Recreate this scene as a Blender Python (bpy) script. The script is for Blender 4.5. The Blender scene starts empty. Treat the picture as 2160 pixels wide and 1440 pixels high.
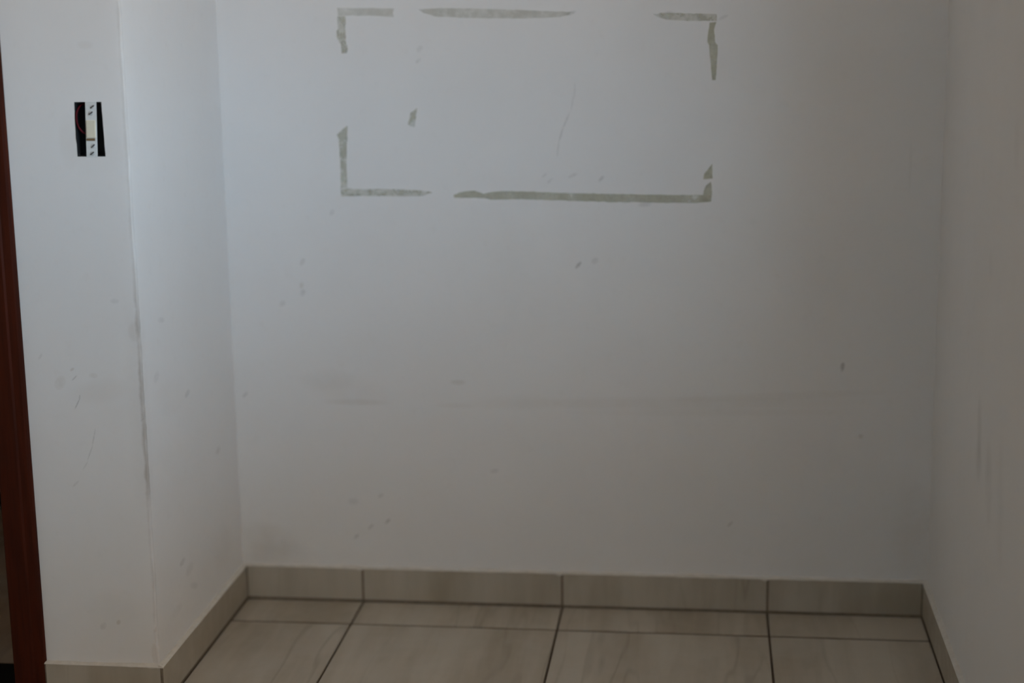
import bpy, bmesh, math, random
from mathutils import Vector, Matrix, noise

C = bpy.context.scene.collection
SC = bpy.context.scene

# ------------------------------------------------------------------ camera
YAW, PITCH, ROLL, FPX = -0.11914, -0.20264, -0.01446, 3483.32
F = Vector((math.sin(YAW)*math.cos(PITCH), math.cos(YAW)*math.cos(PITCH), math.sin(PITCH)))
R0 = F.cross(Vector((0, 0, 1))).normalized()
U0 = R0.cross(F)
RR = math.cos(ROLL)*R0 + math.sin(ROLL)*U0
UU = -math.sin(ROLL)*R0 + math.cos(ROLL)*U0
cam = bpy.data.cameras.new('camera')
cam.sensor_width = 36.0
cam.lens = FPX/2160*36
cam.clip_start = 0.05
cam.dof.use_dof = True
cam.dof.focus_distance = 3.14
cam.dof.aperture_fstop = 1.25
co = bpy.data.objects.new('camera', cam)
M = Matrix((RR, UU, -F)).transposed().to_4x4()
M.translation = Vector((1.03705, -3.47322, 1.31932))
co.matrix_world = M
C.objects.link(co)
SC.camera = co

# ------------------------------------------------------------------ daylight
# one pale sky over a dull ground; it reaches the room only through the side window and an added fill opening
world = bpy.data.worlds.new('sky')
SC.world = world
world.use_nodes = True
wn = world.node_tree
wn.nodes.clear()
wo = wn.nodes.new('ShaderNodeOutputWorld')
wb = wn.nodes.new('ShaderNodeBackground')
wt = wn.nodes.new('ShaderNodeTexCoord')
ws = wn.nodes.new('ShaderNodeSeparateXYZ')
wm = wn.nodes.new('ShaderNodeMapRange')
wm.inputs['From Min'].default_value = -0.04
wm.inputs['From Max'].default_value = 0.10
wr = wn.nodes.new('ShaderNodeMix')
wr.data_type = 'RGBA'
wr.inputs['A'].default_value = (0.338, 0.250, 0.168, 1)
wr.inputs['B'].default_value = (0.565, 0.790, 1.0, 1)
wn.links.new(wt.outputs['Generated'], ws.inputs[0])
wn.links.new(ws.outputs['Z'], wm.inputs['Value'])
wn.links.new(wm.outputs[0], wr.inputs['Factor'])
wn.links.new(wr.outputs['Result'], wb.inputs['Color'])
wb.inputs['Strength'].default_value = 19.6
wn.links.new(wb.outputs[0], wo.inputs[0])

WIN_Y0, WIN_Y1, WIN_Z0, WIN_Z1 = -2.6, -1.35, 1.05, 2.25
FILL_X0, FILL_X1, FILL_Z0, FILL_Z1 = 0.80, 1.33, 1.66, 2.03        # unseen opening added high in the wall behind, for frontal fill light
XR = 1.5174
por = bpy.data.lights.new('window_portal', 'AREA')     # sampling aid for the sky, gives no light of its own
por.shape = 'RECTANGLE'
por.size = WIN_Z1-WIN_Z0
por.size_y = WIN_Y1-WIN_Y0
por.cycles.is_portal = True
po = bpy.data.objects.new('window_portal', por)
po.location = (XR+0.16, (WIN_Y0+WIN_Y1)/2, (WIN_Z0+WIN_Z1)/2)
po.rotation_euler = (0, math.pi/2, 0)
C.objects.link(po)
por2 = bpy.data.lights.new('fill_opening_portal', 'AREA')  # sampling aid for the added fill opening
por2.shape = 'RECTANGLE'
por2.size = FILL_X1-FILL_X0
por2.size_y = FILL_Z1-FILL_Z0
por2.cycles.is_portal = True
po2 = bpy.data.objects.new('fill_opening_portal', por2)
po2.location = ((FILL_X0+FILL_X1)/2, -4.41, (FILL_Z0+FILL_Z1)/2)
po2.rotation_euler = (math.pi/2, 0, math.pi)
C.objects.link(po2)

SC.view_settings.view_transform = 'Standard'
SC.view_settings.look = 'None'
SC.view_settings.gamma = 1.0
SC.view_settings.use_curve_mapping = False
SC.view_settings.exposure = 0.0
SC.cycles.max_bounces = 14
SC.cycles.diffuse_bounces = 8

# ------------------------------------------------------------------ helpers
def obj(name, bm, mat, parent=None, smooth=False, kind=None, label=None):
    me = bpy.data.meshes.new(name)
    bm.normal_update()
    bm.to_mesh(me)
    bm.free()
    if smooth:
        for p in me.polygons:
            p.use_smooth = True
    me.materials.append(mat)
    o = bpy.data.objects.new(name, me)
    C.objects.link(o)
    if parent is not None:
        o.parent = parent
    if kind:
        o['kind'] = kind
    if label:
        o['label'] = label
    return o

def box(bm, x0, x1, y0, y1, z0, z1, bev=0.0, seg=1):
    vs = [bm.verts.new(p) for p in ((x0, y0, z0), (x1, y0, z0), (x1, y1, z0), (x0, y1, z0),
                                    (x0, y0, z1), (x1, y0, z1), (x1, y1, z1), (x0, y1, z1))]
    fs = [bm.faces.new([vs[i] for i in f]) for f in ((3, 2, 1, 0), (4, 5, 6, 7), (0, 1, 5, 4), (1, 2, 6, 5), (2, 3, 7, 6), (3, 0, 4, 7))]
    if bev:
        es = list({e for f in fs for e in f.edges})
        bmesh.ops.bevel(bm, geom=es, offset=bev, segments=seg, affect='EDGES', profile=0.5)

def boxo(name, dims, mat, parent=None, bev=0.0, kind=None, label=None, seg=1):
    bm = bmesh.new()
    box(bm, *dims, bev=bev, seg=seg)
    return obj(name, bm, mat, parent, kind=kind, label=label)

def empty(name, loc=(0, 0, 0)):
    o = bpy.data.objects.new(name, None)
    o.location = loc
    o.empty_display_size = 0.05
    C.objects.link(o)
    return o

# ------------------------------------------------------------------ materials
class NT:
    def __init__(self, name):
        self.m = bpy.data.materials.new(name)
        self.m.use_nodes = True
        self.t = self.m.node_tree
        self.b = self.t.nodes['Principled BSDF']
    def n(self, typ, **kw):
        nd = self.t.nodes.new(typ)
        for k, v in kw.items():
            setattr(nd, k, v)
        return nd
    def l(self, a, b):
        self.t.links.new(a, b)
    def math(self, op, a, b=None, c=None):
        nd = self.n('ShaderNodeMath', operation=op)
        for i, v in enumerate((a, b, c)):
            if v is None:
                continue
            if isinstance(v, (int, float)):
                nd.inputs[i].default_value = v
            else:
                self.l(v, nd.inputs[i])
        return nd.outputs[0]
    def smooth(self, v, a, b, o0=0.0, o1=1.0):
        nd = self.n('ShaderNodeMapRange', interpolation_type='SMOOTHSTEP')
        self.l(v, nd.inputs['Value'])
        nd.inputs['From Min'].default_value = a
        nd.inputs['From Max'].default_value = b
        nd.inputs['To Min'].default_value = o0
        nd.inputs['To Max'].default_value = o1
        return nd.outputs[0]
    def noise(self, vec, scale, detail=3.0, rough=0.55):
        nd = self.n('ShaderNodeTexNoise')
        nd.inputs['Scale'].default_value = scale
        nd.inputs['Detail'].default_value = detail
        nd.inputs['Roughness'].default_value = rough
        if vec is not None:
            self.l(vec, nd.inputs['Vector'])
        return nd.outputs['Fac']
    def mix(self, f, a, b):
        nd = self.n('ShaderNodeMix', data_type='RGBA')
        for s, v in (('Factor', f), ('A', a), ('B', b)):
            if isinstance(v, (int, float)):
                nd.inputs[s].default_value = v
            elif isinstance(v, tuple):
                nd.inputs[s].default_value = v if len(v) == 4 else v + (1,)
            else:
                self.l(v, nd.inputs[s])
        return nd.outputs['Result']
    def bump(self, h, strength, dist):
        nd = self.n('ShaderNodeBump')
        nd.inputs['Strength'].default_value = strength
        nd.inputs['Distance'].default_value = dist
        self.l(h, nd.inputs['Height'])
        self.l(nd.outputs[0], self.b.inputs['Normal'])

WALL = (0.76, 0.762, 0.765)
GREY, BROWN = (0.16, 0.155, 0.15), (0.34, 0.27, 0.18)

def paint(name, marks=(), axis='x', edge=False, base=WALL):
    """matt white wall paint; marks = scuffs, stains and scratches worn into it: (u, z, half length, half width, angle, strength, tint)"""
    k = NT(name)
    pos = k.n('ShaderNodeNewGeometry').outputs['Position']
    big = k.noise(pos, 2.3, 4)
    fine = k.noise(pos, 34, 4, 0.6)
    col = k.mix(k.smooth(big, 0.35, 0.7), base, tuple(c*0.97 for c in base))
    col = k.mix(k.math('MULTIPLY', k.smooth(fine, 0.55, 0.8), 0.05), col, BROWN)
    brk = k.smooth(k.noise(pos, 160, 2), 0.25, 0.6, 0.45, 1.0)
    soft = k.smooth(k.noise(pos, 11, 3), 0.3, 0.65, 0.3, 1.0)
    for (u, z, a, b, ang, s, tint) in marks:
        ca, sa = math.cos(math.radians(ang)), math.sin(math.radians(ang))
        ex = Vector((1, 0, 0)) if axis == 'x' else Vector((0, 1, 0))
        ez = Vector((0, 0, 1))
        A = (ex*ca + ez*sa)/a
        B = (-ex*sa + ez*ca)/b
        c = ex*u + ez*z
        r2 = None
        for V in (A, B):
            d = k.n('ShaderNodeVectorMath', operation='DOT_PRODUCT')
            k.l(pos, d.inputs[0])
            d.inputs[1].default_value = V
            t = k.math('SUBTRACT', d.outputs['Value'], V.dot(c))
            r2 = k.math('MULTIPLY', t, t) if r2 is None else k.math('MULTIPLY_ADD', t, t, r2)
        m = k.smooth(r2, 0.0 if a > 0.02 else 0.15, 1.3, s*1.35, 0.0)
        m = k.math('MULTIPLY', m, soft if b > 0.012 else brk)
        col = k.mix(m, col, BROWN if tint else GREY)
    if edge:                                                     # grime rubbed into the worn corner of the pillar
        sp = k.n('ShaderNodeSeparateXYZ')
        k.l(pos, sp.inputs[0])
        dy = k.math('ADD', sp.outputs['Y'], 0.587)
        d = k.math('SQRT', k.math('MULTIPLY_ADD', sp.outputs['X'], sp.outputs['X'], k.math('MULTIPLY', dy, dy)))
        d = k.math('ADD', d, k.math('MULTIPLY', k.math('SUBTRACT', k.noise(pos, 45, 3), 0.5), 0.008))
        m = k.smooth(d, 0.0025, 0.0095, 1.0, 0.0)
        band = k.math('MULTIPLY', k.smooth(sp.outputs['Z'], 0.36, 0.46), k.smooth(sp.outputs['Z'], 0.70, 0.86, 1.0, 0.0))
        amt = k.math('MULTIPLY_ADD', band, 0.34, 0.20)
        nz = k.smooth(k.noise(pos, 14, 3), 0.3, 0.6, 0.5, 1.0)
        rub = k.math('MULTIPLY', k.math('MULTIPLY', k.smooth(d, 0.004, 0.040, 0.10, 0.0), band), soft)
        col = k.mix(rub, col, (0.26, 0.22, 0.17))
        col = k.mix(k.math('MULTIPLY', k.math('MULTIPLY', m, amt), nz), col, (0.24, 0.205, 0.165))
    k.l(col, k.b.inputs['Base Color'])
    k.b.inputs['Roughness'].default_value = 0.72
    k.b.inputs['Specular IOR Level'].default_value = 0.25
    k.bump(k.math('ADD', k.math('MULTIPLY', k.noise(pos, 6, 3), 2.0), k.math('MULTIPLY', fine, 0.5)), 0.35, 0.0022)
    return k.m

def ceramic(name, base=(0.455, 0.42, 0.355)):
    """glazed beige tile with slanting marble veins, shifted on every tile"""
    k = NT(name)
    pos = k.n('ShaderNodeNewGeometry').outputs['Position']
    oi = k.n('ShaderNodeObjectInfo')
    sc = k.n('ShaderNodeVectorMath', operation='SCALE')
    cb = k.n('ShaderNodeCombineXYZ')
    for i in range(3):
        k.l(oi.outputs['Random'], cb.inputs[i])
    k.l(cb.outputs[0], sc.inputs[0])
    sc.inputs['Scale'].default_value = 37.0
    ad = k.n('ShaderNodeVectorMath', operation='ADD')
    k.l(pos, ad.inputs[0])
    k.l(sc.outputs[0], ad.inputs[1])
    mp = k.n('ShaderNodeMapping')
    mp.inputs['Rotation'].default_value = (0, math.radians(13), math.radians(-16))
    mp.inputs['Scale'].default_value = (1.0, 0.11, 0.16)
    k.l(ad.outputs[0], mp.inputs['Vector'])
    v = mp.outputs[0]
    cloud = k.noise(v, 8, 4, 0.6)
    patch = k.noise(ad.outputs[0], 3.5, 3)
    n2 = k.noise(v, 12, 2, 0.45)
    vein = k.smooth(k.math('ABSOLUTE', k.math('SUBTRACT', n2, 0.5)), 0.0, 0.030, 1.0, 0.0)
    gate = k.smooth(k.noise(v, 4.3, 3), 0.42, 0.66)
    dark = tuple(c*f for c, f in zip(base, (0.76, 0.73, 0.68)))
    col = k.mix(k.smooth(cloud, 0.36, 0.64), base, dark)
    col = k.mix(k.math('MULTIPLY', k.smooth(patch, 0.4, 0.7), 0.40), col, (0.49, 0.465, 0.41))
    col = k.mix(k.math('MULTIPLY', k.math('MULTIPLY', vein, gate), 0.40), col, (0.22, 0.185, 0.135))
    k.l(col, k.b.inputs['Base Color'])
    k.l(k.smooth(k.noise(pos, 30, 3), 0.3, 0.7, 0.34, 0.46), k.b.inputs['Roughness'])
    k.b.inputs['Specular IOR Level'].default_value = 0.35
    return k.m

def plain(name, col, rough=0.5, metal=0.0, var=0.12, scale=40, spec=0.4, bump=0.0):
    k = NT(name)
    pos = k.n('ShaderNodeNewGeometry').outputs['Position']
    nz = k.noise(pos, scale, 3)
    k.l(k.mix(k.smooth(nz, 0.3, 0.7), col, tuple(c*(1-var) for c in col)), k.b.inputs['Base Color'])
    k.b.inputs['Roughness'].default_value = rough
    k.b.inputs['Metallic'].default_value = metal
    k.b.inputs['Specular IOR Level'].default_value = spec
    if bump:
        k.bump(nz, 0.5, bump)
    return k.m

def varnished_wood():
    k = NT('varnished_wood')
    pos = k.n('ShaderNodeNewGeometry').outputs['Position']
    mp = k.n('ShaderNodeMapping')
    mp.inputs['Scale'].default_value = (1, 1, 0.06)
    k.l(pos, mp.inputs['Vector'])
    g = k.noise(mp.outputs[0], 90, 4, 0.6)
    k.l(k.mix(k.smooth(g, 0.3, 0.7), (0.058, 0.0112, 0.0045), (0.037, 0.0080, 0.0036)), k.b.inputs['Base Color'])
    k.b.inputs['Roughness'].default_value = 0.5
    k.b.inputs['Specular IOR Level'].default_value = 0.10
    k.bump(g, 0.25, 0.0006)
    return k.m

def tape_glue():
    """thin yellowed glue film, patchy and partly see-through; the object's own 'density' says how much is left"""
    k = NT('tape_glue')
    pos = k.n('ShaderNodeNewGeometry').outputs['Position']
    at = k.n('ShaderNodeAttribute', attribute_type='OBJECT', attribute_name='density')
    n1 = k.noise(pos, 38, 4, 0.65)
    n2 = k.noise(pos, 210, 2, 0.5)
    col = k.mix(k.smooth(n1, 0.38, 0.72), (0.53, 0.535, 0.43), (0.41, 0.40, 0.31))
    k.l(col, k.b.inputs['Base Color'])
    k.b.inputs['Roughness'].default_value = 0.6
    k.b.inputs['Specular IOR Level'].default_value = 0.2
    a = k.math('MULTIPLY', at.outputs['Fac'], k.smooth(n1, 0.32, 0.62, 0.55, 1.05))
    a = k.math('MULTIPLY', a, k.smooth(n2, 0.2, 0.6, 0.90, 1.0))
    fm = k.n('ShaderNodeAttribute', attribute_name='film')
    a = k.math('MULTIPLY', a, k.smooth(fm.outputs['Fac'], 0.0, 0.9, 0.12, 1.0))
    k.l(a, k.b.inputs['Alpha'])
    return k.m

BACK = [(0.4348,1.2258,0.0090,0.0060,48,0.10,0),
  (0.4311,1.2013,0.0081,0.0040,43,0.12,0),
  (0.7661,0.7682,0.0103,0.0040,48,0.34,0),
  (0.8016,0.7775,0.0091,0.0071,45,0.12,0),
  (1.3255,0.5542,0.0091,0.0050,72,0.36,0),
  (1.3257,0.5459,0.0061,0.0030,52,0.20,0),
  (1.3682,0.4013,0.0060,0.0052,1,0.20,1),
  (0.1651,0.7729,0.0097,0.0051,58,0.15,0),
  (0.1609,0.7207,0.0084,0.0053,78,0.16,1),
  (0.1634,0.7049,0.0086,0.0062,58,0.16,0),
  (0.1168,0.6804,0.0087,0.0062,39,0.12,0),
  (0.5012,0.5086,0.0178,0.0064,1,0.15,1),
  (0.0228,0.4744,0.0089,0.0031,44,0.22,0),
  (0.2969,0.1740,0.0090,0.0032,45,0.25,0),
  (0.3361,0.1882,0.0090,0.0032,45,0.30,0),
  (0.2638,0.1510,0.0091,0.0033,46,0.22,0),
  (0.2343,0.8806,0.0084,0.0061,59,0.10,0),
  (0.9070,0.8980,0.0150,0.0060,5,0.16,0),
  (0.6950,0.9594,0.0081,0.0030,45,0.10,0),
  (0.7070,0.9483,0.0081,0.0030,45,0.13,0),
  (0.7553,0.9593,0.0120,0.0040,25,0.12,0),
  (0.8153,0.9522,0.0089,0.0040,50,0.20,0),
  (0.7536,1.2948,0.0117,0.0038,19,0.20,0),
  (1.0661,1.2820,0.0133,0.0039,24,0.12,0),
  (1.0938,0.1993,0.0096,0.0032,48,0.20,0),
  (0.5783,0.3094,0.0105,0.0054,11,0.12,0),
  (0.2590,0.2329,0.0129,0.0088,1,0.10,0),
  (0.3218,0.2474,0.0077,0.0043,31,0.15,0),
  (0.9548,1.2931,0.0096,0.0038,9,0.16,0),
  (1.0385,0.9388,0.0088,0.0022,44,0.45,0),
  (1.0424,1.2336,0.0076,0.0048,60,0.20,1),
  (1.0450,1.2680,0.0076,0.0029,19,0.20,1),
  (0.2721,0.4606,0.0795,0.0076,-0,0.10,1),
  (0.2625,0.4906,0.1158,0.0377,-9,0.05,1),
  (0.4938,0.4563,0.0471,0.0064,-1,0.06,1),
  (0.6297,0.4636,0.0933,0.0191,1,0.05,1),
  (0.9487,0.4682,0.4214,0.0147,1,0.06,1),
  (1.2007,0.4874,0.2575,0.0104,3,0.05,1),
  (1.0503,0.4487,0.3303,0.0094,1,0.04,1),
  (0.0699,0.1250,0.0906,0.0514,-19,0.17,1),
  (0.0293,0.0789,0.0540,0.0288,-19,0.10,1),
  (1.4886,0.1819,0.0697,0.1167,1,0.10,1),
  (0.6430,0.6841,0.1226,0.0928,0,0.03,1),
  (0.6242,0.8075,0.0611,0.0612,0,0.03,1),
  (1.4519,0.9773,0.0038,0.0583,0,0.05,0),
  (0.8459,0.0764,0.0150,0.0042,32,0.25,0),
  (1.1827,0.0747,0.0126,0.0032,33,0.25,0),
  (0.2100,0.5113,0.0638,0.0268,1,0.05,1),
  (0.7605,1.1374,0.0196,0.0024,88,0.08,0),
  (0.7553,1.1100,0.0216,0.0023,80,0.10,0),
  (0.7421,1.0736,0.0198,0.0026,67,0.14,0),
  (0.7309,1.0440,0.0178,0.0026,73,0.16,0),
  (0.7246,1.0142,0.0179,0.0029,83,0.10,0)]
COL = [(-0.1344,0.6608,0.0056,0.0027,30,0.18,1),
  (-0.1310,0.6446,0.0076,0.0018,43,0.20,0),
  (-0.1290,0.5946,0.0114,0.0017,62,0.26,0),
  (-0.1235,0.6074,0.0056,0.0018,81,0.20,0),
  (-0.1011,0.5309,0.0187,0.0018,76,0.14,0),
  (-0.1105,0.5004,0.0171,0.0018,67,0.14,0),
  (-0.1215,0.4752,0.0115,0.0018,57,0.10,0),
  (-0.1592,0.6352,0.0150,0.0106,57,0.10,1),
  (-0.0940,0.6496,0.0092,0.0054,1,0.10,1),
  (-0.0841,0.6198,0.0647,0.0252,9,0.05,1),
  (-0.0437,0.7906,0.0091,0.0054,1,0.08,0),
  (-0.1943,0.6846,0.0076,0.0026,56,0.10,0),
  (-0.0767,0.1647,0.0060,0.0046,59,0.20,1),
  (-0.1075,0.1560,0.0091,0.0064,58,0.10,0),
  (-0.0022,0.1536,0.0089,0.0036,58,0.22,1),
  (-0.0848,0.1856,0.0565,0.0481,2,0.05,1),
  (-0.0620,1.0819,0.0531,0.0680,-0,0.04,1),
  (-0.1110,1.0822,0.0196,0.0511,-0,0.05,1),
  (-0.1426,0.4395,0.0098,0.0026,43,0.10,0),
  (-0.0051,0.5663,0.0057,0.0018,44,0.12,0),
  (-0.0680,1.2549,0.0158,0.0083,-1,0.06,1),
  (-0.0081,0.1013,0.0075,0.0242,2,0.14,1),
  (-0.0102,0.7331,0.0126,0.0196,0,0.10,1)]
LEFT = [(-0.3781,0.2001,0.0287,0.0129,2,0.10,0),
  (-0.4195,0.2297,0.0199,0.0075,2,0.14,0),
  (-0.3540,0.1559,0.0292,0.0078,-20,0.10,0),
  (-0.4635,0.7317,0.0223,0.0064,-11,0.10,0),
  (-0.3316,0.5554,0.0187,0.0075,7,0.14,0),
  (-0.1460,0.3856,0.0185,0.0085,5,0.12,0),
  (-0.5094,0.6303,0.0186,0.0110,9,0.08,0),
  (-0.4738,0.1450,0.0391,0.0124,1,0.08,0),
  (-0.4345,0.5705,0.0889,0.0371,-14,0.04,1),
  (-0.1472,0.1728,0.0919,0.0518,-19,0.06,1)]
RIGHT = [(-0.5800,0.5753,0.0251,0.0584,165,0.10,0),
  (-0.5854,0.5163,0.0352,0.0417,164,0.12,0),
  (-0.6950,0.5053,0.0352,0.0793,167,0.10,0),
  (-0.8119,0.5078,0.0299,0.1109,169,0.08,0),
  (-0.8082,1.0935,0.0160,0.0448,175,0.06,0),
  (-0.6225,0.8691,0.0234,0.0324,171,0.05,0)]

M_BACK = paint('wall_paint_back', BACK, 'x')
M_PIL = paint('wall_paint_pillar_front', COL, 'x', edge=True)
M_LEFT = paint('wall_paint_recess_side', LEFT, 'y', edge=True)
M_RIGHT = paint('wall_paint_right', RIGHT, 'y')
M_PLAIN = paint('wall_paint')
M_CREAM = paint('wall_paint_cream', base=(0.50, 0.44, 0.36))
M_TILE = ceramic('glazed_tile')
M_HALL = ceramic('hall_tile', base=(0.385, 0.275, 0.195))
M_GROUT = plain('grout', (0.085, 0.064, 0.047), 0.9, var=0.25, scale=120)
M_JOINT = plain('skirting_joint', (0.20, 0.165, 0.125), 0.9, var=0.3, scale=90)
M_CAULK = plain('paint_bead', (0.64, 0.625, 0.58), 0.7, var=0.10, scale=60, bump=0.002)
M_WOOD = varnished_wood()
M_BLACKSTONE = plain('black_granite', (0.010, 0.010, 0.009), 0.6, var=0.4, scale=300, spec=0.08)
M_BLACK = plain('black_plastic', (0.010, 0.011, 0.012), 0.5, var=0.2)
M_STRAP = plain('white_strap', (0.69, 0.72, 0.72), 0.4, var=0.06, scale=200)
M_BEIGE = plain('ivory_plastic', (0.74, 0.71, 0.58), 0.45, var=0.05)
M_SCREW = plain('zinc_screw', (0.60, 0.62, 0.63), 0.45, metal=0.15)
M_SLOT = plain('dark_slot', (0.03, 0.03, 0.03), 0.8)
M_RED = plain('red_insulation', (0.085, 0.0025, 0.008), 0.55, var=0.1, spec=0.15)
M_GLUE = tape_glue()
M_ALU = plain('white_aluminium', (0.75, 0.75, 0.74), 0.4)

# ------------------------------------------------------------------ setting: walls
H = 2.62
YC = -0.5871
XL0, YB = -1.55, -4.25          # far side of the room and the wall behind the camera
boxo('wall_back', (-0.13, XR+0.15, 0.0, 0.13, -0.05, H), M_BACK, kind='structure')

bm = bmesh.new()                # right wall with the window opening behind the photographer's reach
box(bm, XR, XR+0.15, WIN_Y1, 0.0, -0.05, H)
box(bm, XR, XR+0.15, YB-0.15, WIN_Y0, -0.05, H)
box(bm, XR, XR+0.15, WIN_Y0, WIN_Y1, -0.05, WIN_Z0)
box(bm, XR, XR+0.15, WIN_Y0, WIN_Y1, WIN_Z1, H)
obj('wall_right', bm, M_RIGHT, kind='structure')

# pillar and side of the recess: one plastered L, its corner worn uneven, a hole for the switch box
HX0T, HX1T, HX0B, HX1B, HZ0, HZ1 = -0.0957, -0.0452, -0.0960, -0.0436, 1.0562, 1.1542
zs = [-0.05 + 0.012*i for i in range(int((H+0.05)/0.012)+1)] + [H]
zs = [z for z in zs if abs(z-HZ0) > 0.004 and abs(z-HZ1) > 0.004] + [HZ0, HZ1]
zs.sort()
CHIPS = [(0.565, 0.0035, 0.008), (0.154, 0.004, 0.012), (0.112, 0.003, 0.015), (0.415, 0.003, 0.02), (0.735, 0.002, 0.03), (0.30, 0.0015, 0.012)]
bm = bmesh.new()
rows = []
for z in zs:
    t = min(1, max(0, (z-HZ0)/(HZ1-HZ0)))
    hx0 = HX0B + (HX0T-HX0B)*t
    hx1 = HX1B + (HX1T-HX1B)*t
    if HZ0 <= z <= HZ1:                                          # the plaster was broken out unevenly
        hx0 += 0.0011*noise.noise(Vector((1, 1, z*60))) - 0.0012*math.sin(math.pi*t)
        hx1 += 0.0008*noise.noise(Vector((4, 1, z*60)))
    wob = 0.0014*noise.noise(Vector((0, 3.1, z*9))) + 0.0008*noise.noise(Vector((5, 1, z*37)))
    r = 0.0035 + 0.0015*noise.noise(Vector((9, 2, z*14)))
    for (cz, dep, w) in CHIPS:
        r += dep*math.exp(-((z-cz)/w)**2)
    prof = [(-0.258, YC), (-0.22, YC), (-0.16, YC), (hx0, YC), (hx1, YC), (-0.02, YC)]
    for q in range(5):
        a = -math.pi/2 + q*math.pi/8
        prof.append((-r + wob + r*math.cos(a), YC + r + wob*0.6 + r*math.sin(a)))
    prof += [(0, YC+0.02), (0, -0.45), (0, -0.3), (0, -0.15), (0, -0.04), (0, 0.0), (-0.13, 0.0), (-0.13, YC+0.167), (-0.258, YC+0.167)]
    rows.append([bm.verts.new((x, y, z)) for x, y in prof])
nP = len(rows[0])
faces_front = []
for i in range(len(rows)-1):
    inhole = HZ0 - 1e-6 <= zs[i] and zs[i+1] <= HZ1 + 1e-6
    for j in range(nP):
        if j == 3 and inhole:
            continue
        k2 = (j+1) % nP
        f = bm.faces.new((rows[i][j], rows[i][k2], rows[i+1][k2], rows[i+1][j]))
        f.smooth = 5 <= j <= 10
        f.material_index = 0 if j < 8 else 1
pil = obj('wall_left', bm, M_PIL, kind='structure')
pil.data.materials.append(M_LEFT)

# wall with the doorway, left of the pillar, and the unseen rest of the room
bm = bmesh.new()
box(bm, -1.06, -0.258, YC, YC+0.167, 2.10, H)
box(bm, XL0, -1.06, YC, YC+0.167, -0.05, H)
obj('wall_doorway', bm, M_PLAIN, kind='structure')
boxo('wall_side', (XL0-0.12, XL0, YB-0.15, YC+0.167, -0.05, H), M_CREAM, kind='structure')
bm = bmesh.new()
box(bm, XL0-0.12, FILL_X0, YB-0.15, YB, -0.05, H)
box(bm, FILL_X1, XR, YB-0.15, YB, -0.05, H)
box(bm, FILL_X0, FILL_X1, YB-0.15, YB, -0.05, FILL_Z0)
box(bm, FILL_X0, FILL_X1, YB-0.15, YB, FILL_Z1, H)
obj('wall_behind', bm, M_CREAM, kind='structure')
boxo('ceiling', (-2.6, XR+0.15, YB-0.15, 1.0, H, H+0.1), M_PLAIN, kind='structure')

# hall beyond the doorway
bm = bmesh.new()
box(bm, -1.40, -0.13, 0.64, 0.76, -0.05, H)
box(bm, -1.52, -1.40, YC+0.167, 0.76, -0.05, H)
box(bm, -0.13, -0.01, 0.13, 0.76, -0.05, H)
obj('wall_hall', bm, M_CREAM, kind='structure')

# ------------------------------------------------------------------ floor tiles
T, J, JY = 0.45, 0.0048, 0.0105
GX, GY = 0.27657, -0.1419
floor = boxo('floor', (XL0, XR+0.02, YB, 0.02, -0.06, -0.0034), M_GROUT, kind='structure')
cache = {}
def tile(x0, x1, y0, y1, z1=0.0, parent=floor, name='tile', mat=M_TILE):
    w, d = x1-x0, y1-y0
    if w < 0.012 or d < 0.012:
        return
    key = (round(w, 4), round(d, 4), mat.name)
    if key not in cache:
        b = bmesh.new()
        box(b, -w/2, w/2, -d/2, d/2, -0.009, 0.0, bev=0.0009)
        me = bpy.data.meshes.new(name)
        b.to_mesh(me)
        b.free()
        me.materials.append(mat)
        cache[key] = me
    o = bpy.data.objects.new(name, cache[key])
    rr = random.Random(round(x0*1000)*7919 + round(y0*1000))
    o.location = ((x0+x1)/2, (y0+y1)/2, z1 + rr.uniform(-0.0002, 0.0002))
    o.parent = parent
    C.objects.link(o)

for i in range(-5, 4):
    for j in range(-1, 10):
        x0, x1 = GX + i*T + J/2, GX + (i+1)*T - J/2
        y1, y0 = GY - j*T - JY/2, GY - (j+1)*T + JY/2
        xa = 0.0105 if y1 > YC + 0.02 else XL0 + 0.003
        tile(max(x0, xa + (0.0 if y1 > YC + 0.02 else 0.0065)), min(x1, XR-0.0105), max(y0, YB+0.003), min(y1, -0.0092))
hall_floor = boxo('floor_hall', (-1.40, -0.13, YC+0.167, 0.64, -0.06, -0.0022), M_GROUT, kind='structure')
for i in range(-2, 2):
    for j in range(-2, 4):
        x0, x1 = -0.722 + i*T + J/2, -0.722 + (i+1)*T - J/2
        y0, y1 = -0.05 + j*T + J/2, -0.05 + (j+1)*T - J/2
        tile(max(x0, -1.397), min(x1, -0.133), max(y0, YC+0.17), min(y1, 0.628), parent=hall_floor, mat=M_HALL)

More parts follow.
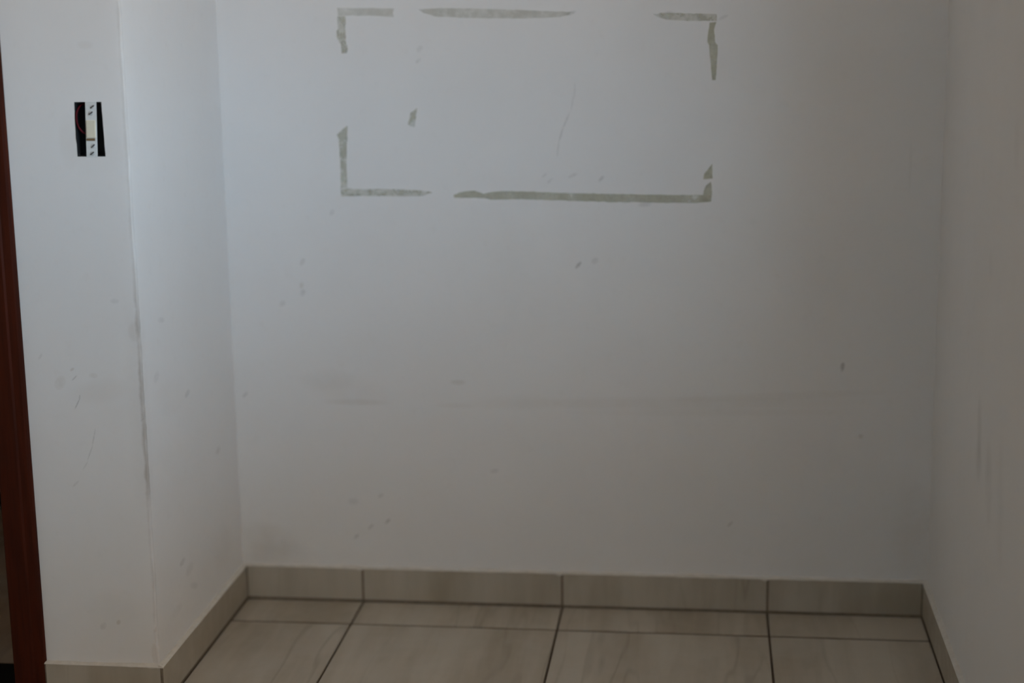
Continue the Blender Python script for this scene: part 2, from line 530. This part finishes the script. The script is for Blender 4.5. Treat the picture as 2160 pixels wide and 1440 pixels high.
# ------------------------------------------------------------------ skirting of the same tile
HS, TH = 0.0794, 0.0090
def skirting(name, p0, p1, nrm, cuts, label=None, h0=0.0052):
    """a grout bed along p0-p1, tiles between the cuts (distance along), a painted bead on top"""
    d = Vector((p1[0]-p0[0], p1[1]-p0[1], 0))
    L = d.length
    d.normalize()
    n = Vector((nrm[0], nrm[1], 0))
    o = Vector((p0[0], p0[1], 0))
    def slab(a, b, t, z0, z1, bev):
        bm = bmesh.new()
        box(bm, a, b, 0, t, z0, z1, bev=bev)
        Mx = Matrix((d, n, Vector((0, 0, 1)))).transposed().to_4x4()
        Mx.translation = o
        bmesh.ops.transform(bm, matrix=Mx, verts=bm.verts)
        bmesh.ops.recalc_face_normals(bm, faces=bm.faces)
        return bm
    base = obj(name, slab(0.0, L, TH-0.0006, 0.0, HS-0.002, 0), M_JOINT, kind='structure')
    cs = [0.0] + [c for c in cuts if 0.01 < c < L-0.01] + [L]
    for a, b in zip(cs, cs[1:]):
        rr = random.Random(int(a*1000)+len(name))
        obj('skirting_tile', slab(a+0.0021, b-0.0021, TH + rr.uniform(-0.0003, 0.0006), h0, HS + rr.uniform(-0.0006, 0.0006), 0.0008), M_TILE, base)
    bm = bmesh.new()
    prev = None
    N = max(8, int(L/0.006))
    for i in range(N+1):
        s = L*i/N
        q = noise.noise(Vector((s*22, len(name)*3.3, 0.5)))
        q2 = noise.noise(Vector((s*95, len(name)*1.7, 4.5)))
        drip = 0.0
        for c in cs[1:-1]:
            drip += 0.005*math.exp(-((s-c+0.006)/0.006)**2)
        up = HS + 0.0032 + 0.0018*q + 0.0007*q2
        lo = HS - 0.0012 - max(0, 0.0018*q + 0.0012*q2) - drip
        prof = [(0.0, up), (0.0035 + 0.0012*q, HS + 0.0028 + 0.001*q2), (TH*0.85, HS + 0.0010), (TH + 0.0010, HS - 0.0002), (TH + 0.0010, lo), (0.0, lo)]
        cur = [bm.verts.new(o + d*s + n*a + Vector((0, 0, z))) for a, z in prof]
        if prev:
            for j in range(len(cur)):
                k2 = (j+1) % len(cur)
                bm.faces.new((prev[j], cur[j], cur[k2], prev[k2]))
        else:
            bm.faces.new(cur)
        prev = cur
    bm.faces.new(prev[::-1])
    bmesh.ops.recalc_face_normals(bm, faces=bm.faces)
    obj('paint_bead', bm, M_CAULK, base, label='rough white paint line along the top of the skirting')
    return base

skirting('baseboard_back', (TH, 0), (XR-TH, 0), (0, -1), [GX-TH, GX+T-TH, GX+2*T-TH])
skirting('baseboard_left', (0, YC-TH), (0, 0), (1, 0), [])
skirting('baseboard_right', (XR, YB), (XR, 0), (-1, 0), [GY-0.45*k-YB for k in range(9, 0, -1)])
skirting('baseboard_pillar', (-0.2275, YC), (0.0062, YC), (0, -1), [])
skirting('baseboard_doorway', (XL0+TH, YC), (-1.1105, YC), (0, -1), [])
skirting('baseboard_side', (XL0, YB), (XL0, YC), (1, 0), [GY-0.45*k-YB for k in range(9, 1, -1)])
boxo('baseboard_hall', (-1.40, -0.13, 0.628, 0.64, 0.0, 0.042), M_BLACKSTONE, kind='structure')

# ------------------------------------------------------------------ doorway
door = empty('door_1', (-0.65, YC, 0))
door['kind'] = 'structure'
CW = 0.0628
def casing(x0, x1, inner):
    """upright moulded board: flat face, rounded step towards the wall side"""
    prof = [(0, 0), (0, 0.011), (0.002, 0.013), (CW*0.62, 0.013), (CW*0.68, 0.0105), (CW*0.90, 0.009), (CW*0.97, 0.007), (CW, 0.003), (CW, 0)]
    bm = bmesh.new()
    rings = []
    for z in (0.0, 2.10+CW):
        rings.append([bm.verts.new(((x0 + a) if not inner else (x1 - a), YC - b, z)) for a, b in prof])
    for j in range(len(prof)):
        k2 = (j+1) % len(prof)
        bm.faces.new((rings[0][j], rings[0][k2], rings[1][k2], rings[1][j]))
    bm.faces.new(rings[0])
    bm.faces.new(rings[1])
    bmesh.ops.recalc_face_normals(bm, faces=bm.faces)
    bm.transform(Matrix.Translation((0.65, -YC, 0)))
    return bm
obj('casing', casing(-0.2888, -0.2260, False), M_WOOD, door)
obj('casing', casing(-1.1098, -1.047, True), M_WOOD, door)
def dbox(name, x0, x1, y0, y1, z0, z1, m, bev=0.001):
    bm = bmesh.new()
    box(bm, x0+0.65, x1+0.65, y0-YC, y1-YC, z0, z1, bev=bev)
    return obj(name, bm, m, door)
dbox('head_casing', -1.0465, -0.2889, YC-0.013, YC-0.0002, 2.08, 2.10+CW, M_WOOD)
dbox('jamb', -0.2848, -0.2585, YC+0.0005, YC+0.1665, 0.0, 2.08, M_WOOD)
dbox('jamb', -1.06, -1.04, YC+0.0005, YC+0.1665, 0.0, 2.08, M_WOOD)
dbox('head_jamb', -1.04, -0.2848, YC+0.0005, YC+0.1665, 2.06, 2.08, M_WOOD)
dbox('threshold', -1.04, -0.2852, YC+0.001, YC+0.1672, -0.03, 0.0015, M_BLACKSTONE)

# ------------------------------------------------------------------ window (out of frame, it lights the room)
win = empty('window_1', (XR+0.075, (WIN_Y0+WIN_Y1)/2, WIN_Z0))
win['kind'] = 'structure'
def wbox(name, y0, y1, z0, z1, x0=-0.03, x1=0.03):
    bm = bmesh.new()
    ym = (WIN_Y0+WIN_Y1)/2
    box(bm, x0, x1, y0-ym, y1-ym, z0-WIN_Z0, z1-WIN_Z0, bev=0.003)
    obj(name, bm, M_ALU, win)
wbox('frame_stile', WIN_Y0+0.001, WIN_Y0+0.035, WIN_Z0+0.001, WIN_Z1-0.001)
wbox('frame_stile', WIN_Y1-0.035, WIN_Y1-0.001, WIN_Z0+0.001, WIN_Z1-0.001)
wbox('frame_rail', WIN_Y0+0.035, WIN_Y1-0.035, WIN_Z0+0.001, WIN_Z0+0.04)
wbox('frame_rail', WIN_Y0+0.035, WIN_Y1-0.035, WIN_Z1-0.04, WIN_Z1-0.001)
wbox('mullion', (WIN_Y0+WIN_Y1)/2-0.02, (WIN_Y0+WIN_Y1)/2+0.02, WIN_Z0+0.04, WIN_Z1-0.04)

fill_opening = empty('added_fill_opening', ((FILL_X0+FILL_X1)/2, YB-0.075, FILL_Z0))  # frame of the made-up opening that lets in frontal fill
fill_opening['kind'] = 'structure'
hx = (FILL_X1-FILL_X0)/2
hz = FILL_Z1-FILL_Z0
for nm, d in (('frame_stile', (-hx+0.001, -hx+0.03, 0.001, hz-0.001)), ('frame_stile', (hx-0.03, hx-0.001, 0.001, hz-0.001)),
              ('frame_rail', (-hx+0.03, hx-0.03, 0.001, 0.03)), ('frame_rail', (-hx+0.03, hx-0.03, hz-0.03, hz-0.001))):
    b = bmesh.new()
    box(b, d[0], d[1], -0.025, 0.025, d[2], d[3], bev=0.002)
    obj(nm, b, M_ALU, fill_opening)

# unseen slab added outside the window to keep high sky off lower walls
boxo('sky_blocker_slab', (XR+0.15, XR+0.15+2.1, YB-0.15, 1.5, 2.45, 2.57), M_PLAIN, kind='structure')

# ------------------------------------------------------------------ open switch box in the pillar
sb = empty('switch_box', (-0.0708, YC, 1.1052))
sb['label'] = 'open wall switch box without cover plate, set in the pillar beside the brown door frame'
sb['category'] = 'switch box'
SO = Vector((-0.0708, YC, 1.1052))
def sobj(name, bm, mat, label=None, smooth=False, parent=sb):
    bmesh.ops.recalc_face_normals(bm, faces=bm.faces)
    bm.transform(Matrix.Translation(-SO))
    return obj(name, bm, mat, parent, smooth=smooth, label=label)

# black box: open-fronted shell that fills the hole
bm = bmesh.new()
hole = [(HX0B, HZ0), (HX1B, HZ0), (HX1T, HZ1), (HX0T, HZ1)]
def loop(inset, y, rad=0.004):
    cx, cz = sum(p[0] for p in hole)/4, sum(p[1] for p in hole)/4
    pts = []
    for i, (x, z) in enumerate(hole):
        sx, sz = (1 if x < cx else -1), (1 if z < cz else -1)
        bx, bz = x + sx*inset, z + sz*inset
        arc = [(bx + sx*rad*(1-math.sin(a)), bz + sz*rad*(1-math.cos(a))) for a in (0, math.pi/4, math.pi/2)]
        if i in (0, 2):
            arc = arc[::-1]
        pts += arc
    return [bm.verts.new((x, y, z)) for x, z in pts]
rings = [loop(-0.004, YC+0.0008, 0.0), loop(0.0, YC+0.0006, 0.003), loop(0.0015, YC+0.004, 0.004), loop(0.002, YC+0.048, 0.004)]
for ra, rb in zip(rings, rings[1:]):
    for j in range(12):
        k2 = (j+1) % 12
        bm.faces.new((ra[j], ra[k2], rb[k2], rb[j]))
bm.faces.new(rings[-1])
bmesh.ops.remove_doubles(bm, verts=bm.verts, dist=0.00001)
sobj('back_box', bm, M_BLACK)

# strap, slightly askew, screwed across the opening
tilt = math.radians(-2.2)
SCX, SCZ = -0.0668, 1.1052
def st(u, w):
    return (SCX + u*math.cos(tilt) - w*math.sin(tilt)*-1*-1, SCZ + w)
def sbox(u0, u1, w0, w1, y0, y1, bev=0.0):
    b = bmesh.new()
    box(b, u0, u1, YC+y0, YC+y1, w0, w1, bev=bev)
    for v in b.verts:
        v.co.x, v.co.z = SCX + v.co.x + v.co.z*0.040, SCZ + v.co.z
    return b
strap = sobj('mounting_strap', sbox(-0.0103, 0.0103, -0.0505, 0.0500, -0.0012, 0.0006, 0.0004), M_STRAP, 'pale mounting strap with screws at both ends')
sobj('switch_module', sbox(-0.0088, 0.0086, -0.0155, 0.0165, -0.0030, 0.0008, 0.0010), M_BEIGE, 'ivory blank module clipped into the strap')
sobj('module_clip', sbox(-0.0095, 0.0070, -0.0205, -0.0162, -0.0022, 0.0008, 0.0006), plain('clip_brown', (0.20, 0.13, 0.065), 0.5), 'brown retaining clip')
def screw(u, w, ang):
    b = bmesh.new()
    bmesh.ops.create_cone(b, cap_ends=True, segments=20, radius1=0.0042, radius2=0.0032, depth=0.0016,
                          matrix=Matrix.Translation((SCX+u+w*0.04, YC-0.0019, SCZ+w)) @ Matrix.Rotation(math.pi/2, 4, 'X'))
    s = sobj('screw', b, M_SCREW)
    b = bmesh.new()
    box(b, -0.0044, 0.0044, -0.0004, 0.0004, -0.0010, 0.0010)
    b.transform(Matrix.Translation((SCX+u+w*0.04, YC-0.0028, SCZ+w)) @ Matrix.Rotation(-ang, 4, 'Y'))
    sobj('slot', b, M_SLOT, parent=s)
screw(0.0035, 0.0405, math.radians(35))
screw(0.0005, 0.0290, math.radians(35))
screw(0.0030, -0.0300, math.radians(42))
screw(0.0012, -0.0430, math.radians(35))

def tube(name, pts, r, mat, label=None):
    """a round wire through pts"""
    P = [Vector(p) for p in pts]
    path = []
    for i in range(len(P)-1):
        p0, p1, p2, p3 = P[max(i-1, 0)], P[i], P[i+1], P[min(i+2, len(P)-1)]
        for s in range(6):
            t = s/6
            path.append(0.5*((2*p1) + (p2-p0)*t + (2*p0-5*p1+4*p2-p3)*t*t + (3*p1-p0-3*p2+p3)*t**3))
    path.append(P[-1])
    b = bmesh.new()
    prev = None
    for i, q in enumerate(path):
        tg = (path[min(i+1, len(path)-1)] - path[max(i-1, 0)]).normalized()
        a = tg.cross(Vector((0, 1, 0.13))).normalized()
        c = a.cross(tg)
        cur = [b.verts.new(q + r*(a*math.cos(2*math.pi*k/10) + c*math.sin(2*math.pi*k/10))) for k in range(10)]
        if prev:
            for j in range(10):
                b.faces.new((prev[j], prev[(j+1) % 10], cur[(j+1) % 10], cur[j]))
        else:
            b.faces.new(cur)
        prev = cur
    b.faces.new(prev[::-1])
    return sobj(name, b, mat, label, smooth=True)
tube('wire', [(-0.084, YC+0.030, 1.150), (-0.0885, YC+0.010, 1.147), (-0.0925, YC+0.001, 1.136), (-0.0932, YC-0.001, 1.124), (-0.0915, YC+0.001, 1.111),
              (-0.0860, YC+0.004, 1.101), (-0.0790, YC+0.009, 1.096), (-0.0720, YC+0.018, 1.093)], 0.0016, M_RED, 'red wire looping out of the box')
tube('wire', [(-0.0500, YC+0.034, 1.142), (-0.0485, YC+0.020, 1.115), (-0.0480, YC+0.016, 1.085), (-0.0520, YC+0.030, 1.068)], 0.0014, plain('dark_red_insulation', (0.07, 0.004, 0.006), 0.4), 'dark red wire behind the strap')
tube('wire', [(-0.0900, YC+0.036, 1.062), (-0.0860, YC+0.024, 1.078), (-0.0800, YC+0.022, 1.090), (-0.0740, YC+0.028, 1.098)], 0.0014, M_BLACK, 'black wire in the bottom of the box')

# ------------------------------------------------------------------ what is left of a taped rectangle on the back wall
TAPES = {
  'top_left': [(0.2623,1.3121),(0.3110,1.3114),(0.3514,1.3108),(0.3836,1.3094),(0.3804,1.3007),(0.3821,1.2919),(0.3408,1.2954),(0.3003,1.2959),(0.2638,1.2954)],
  'left_upper': [(0.2617,1.2945),(0.2790,1.2943),(0.2780,1.2678),(0.2780,1.2383),(0.2809,1.2344),(0.2794,1.2186),(0.2682,1.2187),(0.2667,1.2365),(0.2591,1.2504),(0.2586,1.2641),(0.2618,1.2700)],
  'top_mid': [(0.4338,1.3068),(0.4820,1.3091),(0.5519,1.3071),(0.6214,1.3043),(0.6906,1.3004),(0.7556,1.2976),(0.7497,1.2919),(0.7299,1.2874),(0.6509,1.2855),(0.5515,1.2878),(0.4716,1.2917),(0.4447,1.2999)],
  'top_right': [(0.9237,1.2906),(0.9451,1.2932),(0.9936,1.2916),(1.0525,1.2889),(1.0536,1.2755),(0.9937,1.2763),(0.9490,1.2797),(0.9306,1.2857)],
  'right_upper': [(1.0392,1.2719),(1.0527,1.2736),(1.0480,1.2584),(1.0512,1.2316),(1.0561,1.2267),(1.0545,1.1931),(1.0529,1.1564),(1.0452,1.1555),(1.0419,1.1932),(1.0377,1.2269),(1.0347,1.2337),(1.0364,1.2557)],
  'right_tri': [(1.0479,0.9834),(1.0482,0.9527),(1.0295,0.9508),(1.0314,0.9626),(1.0401,0.9745)],
  'bottom_long': [(0.5006,0.9184),(0.5191,0.9254),(0.5447,0.9274),(0.5649,0.9213),(0.5802,0.9244),(0.6056,0.9264),(0.6664,0.9253),(0.7269,0.9222),(0.8472,0.9201),(0.9665,0.9180),(1.0288,0.9180),(1.0307,0.9289),(1.0346,0.9378),(1.0453,0.9458),(1.0475,0.9289),(1.0457,0.9040),(1.0161,0.9010),(0.9468,0.9020),(0.8471,0.9030),(0.7469,0.9061),(0.6459,0.9092),(0.5850,0.9082),(0.5546,0.9122),(0.5240,0.9123),(0.5015,0.9123)],
  'bottom_left': [(0.2558,0.9308),(0.2725,0.9328),(0.2983,0.9307),(0.3397,0.9317),(0.4015,0.9296),(0.4322,0.9275),(0.4547,0.9235),(0.4319,0.9164),(0.3908,0.9154),(0.3392,0.9164),(0.2979,0.9165),(0.2563,0.9155)],
  'left_lower': [(0.2751,1.0664),(0.2728,1.0312),(0.2704,0.9908),(0.2700,0.9501),(0.2705,0.9338),(0.2559,0.9318),(0.2569,0.9603),(0.2563,1.0009),(0.2555,1.0363),(0.2517,1.0474),(0.2614,1.0574)],
  'scrap': [(0.4265,1.1024),(0.4229,1.0825),(0.4194,1.0626),(0.4113,1.0646),(0.4063,1.0686),(0.4120,1.0925)]}
TLAB = {
 'top_left': (0.30, 'faint tape residue strip at the start of the rectangle top edge, nearest the pillar'),
 'left_upper': (0.45, 'short vertical tape residue hanging below the upper corner nearest the pillar'),
 'top_mid': (0.34, 'long faint tape residue strip in the middle of the rectangle top edge'),
 'top_right': (0.48, 'short yellowish tape residue strip along the top edge, at the corner nearer the right wall'),
 'right_upper': (0.80, 'ragged vertical tape residue below the top corner nearer the right wall'),
 'right_tri': (0.95, 'small torn triangle of tape residue just above the darkest lower corner'),
 'bottom_long': (0.70, 'longest and darkest tape residue strip, along the bottom edge and up the corner'),
 'bottom_left': (0.47, 'shorter tape residue strip on the bottom edge, ending before the gap'),
 'left_lower': (0.54, 'vertical tape residue with a slanted top end, standing on the lower corner nearest the pillar'),
 'scrap': (0.52, 'tiny lone scrap of tape residue inside the rectangle'),
}
for key, pts in TAPES.items():
    b = bmesh.new()
    P = []
    for i, (x, z) in enumerate(pts):                             # ragged outline
        x2, z2 = pts[(i+1) % len(pts)]
        L = math.hypot(x2-x, z2-z)
        n = max(1, int(L/0.006))
        for s in range(n):
            t = s/n
            px, pz = x + (x2-x)*t, z + (z2-z)*t
            P.append((px + 0.0012*noise.noise(Vector((px*120, pz*120, 1))), pz + 0.0012*noise.noise(Vector((px*120, pz*120, 7)))))
    f = b.faces.new([b.verts.new((x, -0.0001, z)) for x, z in P])
    lay = b.verts.layers.float.new('film')                       # how thick the film is: thins out to nothing at its rim
    bmesh.ops.inset_individual(b, faces=[f], thickness=0.0050, depth=0.0)
    for v in b.verts:
        rim = v.is_boundary
        v[lay] = 0.0 if rim else 1.0
        v.co.y = -0.0001 if rim else -0.0006
    bmesh.ops.triangulate(b, faces=b.faces)
    bmesh.ops.recalc_face_normals(b, faces=b.faces)
    o = obj('tape_residue', b, M_GLUE)
    o['label'] = TLAB[key][1]
    o['category'] = 'tape residue'
    o['group'] = 'tape residue of a rectangle on the wall'
    o['density'] = TLAB[key][0]
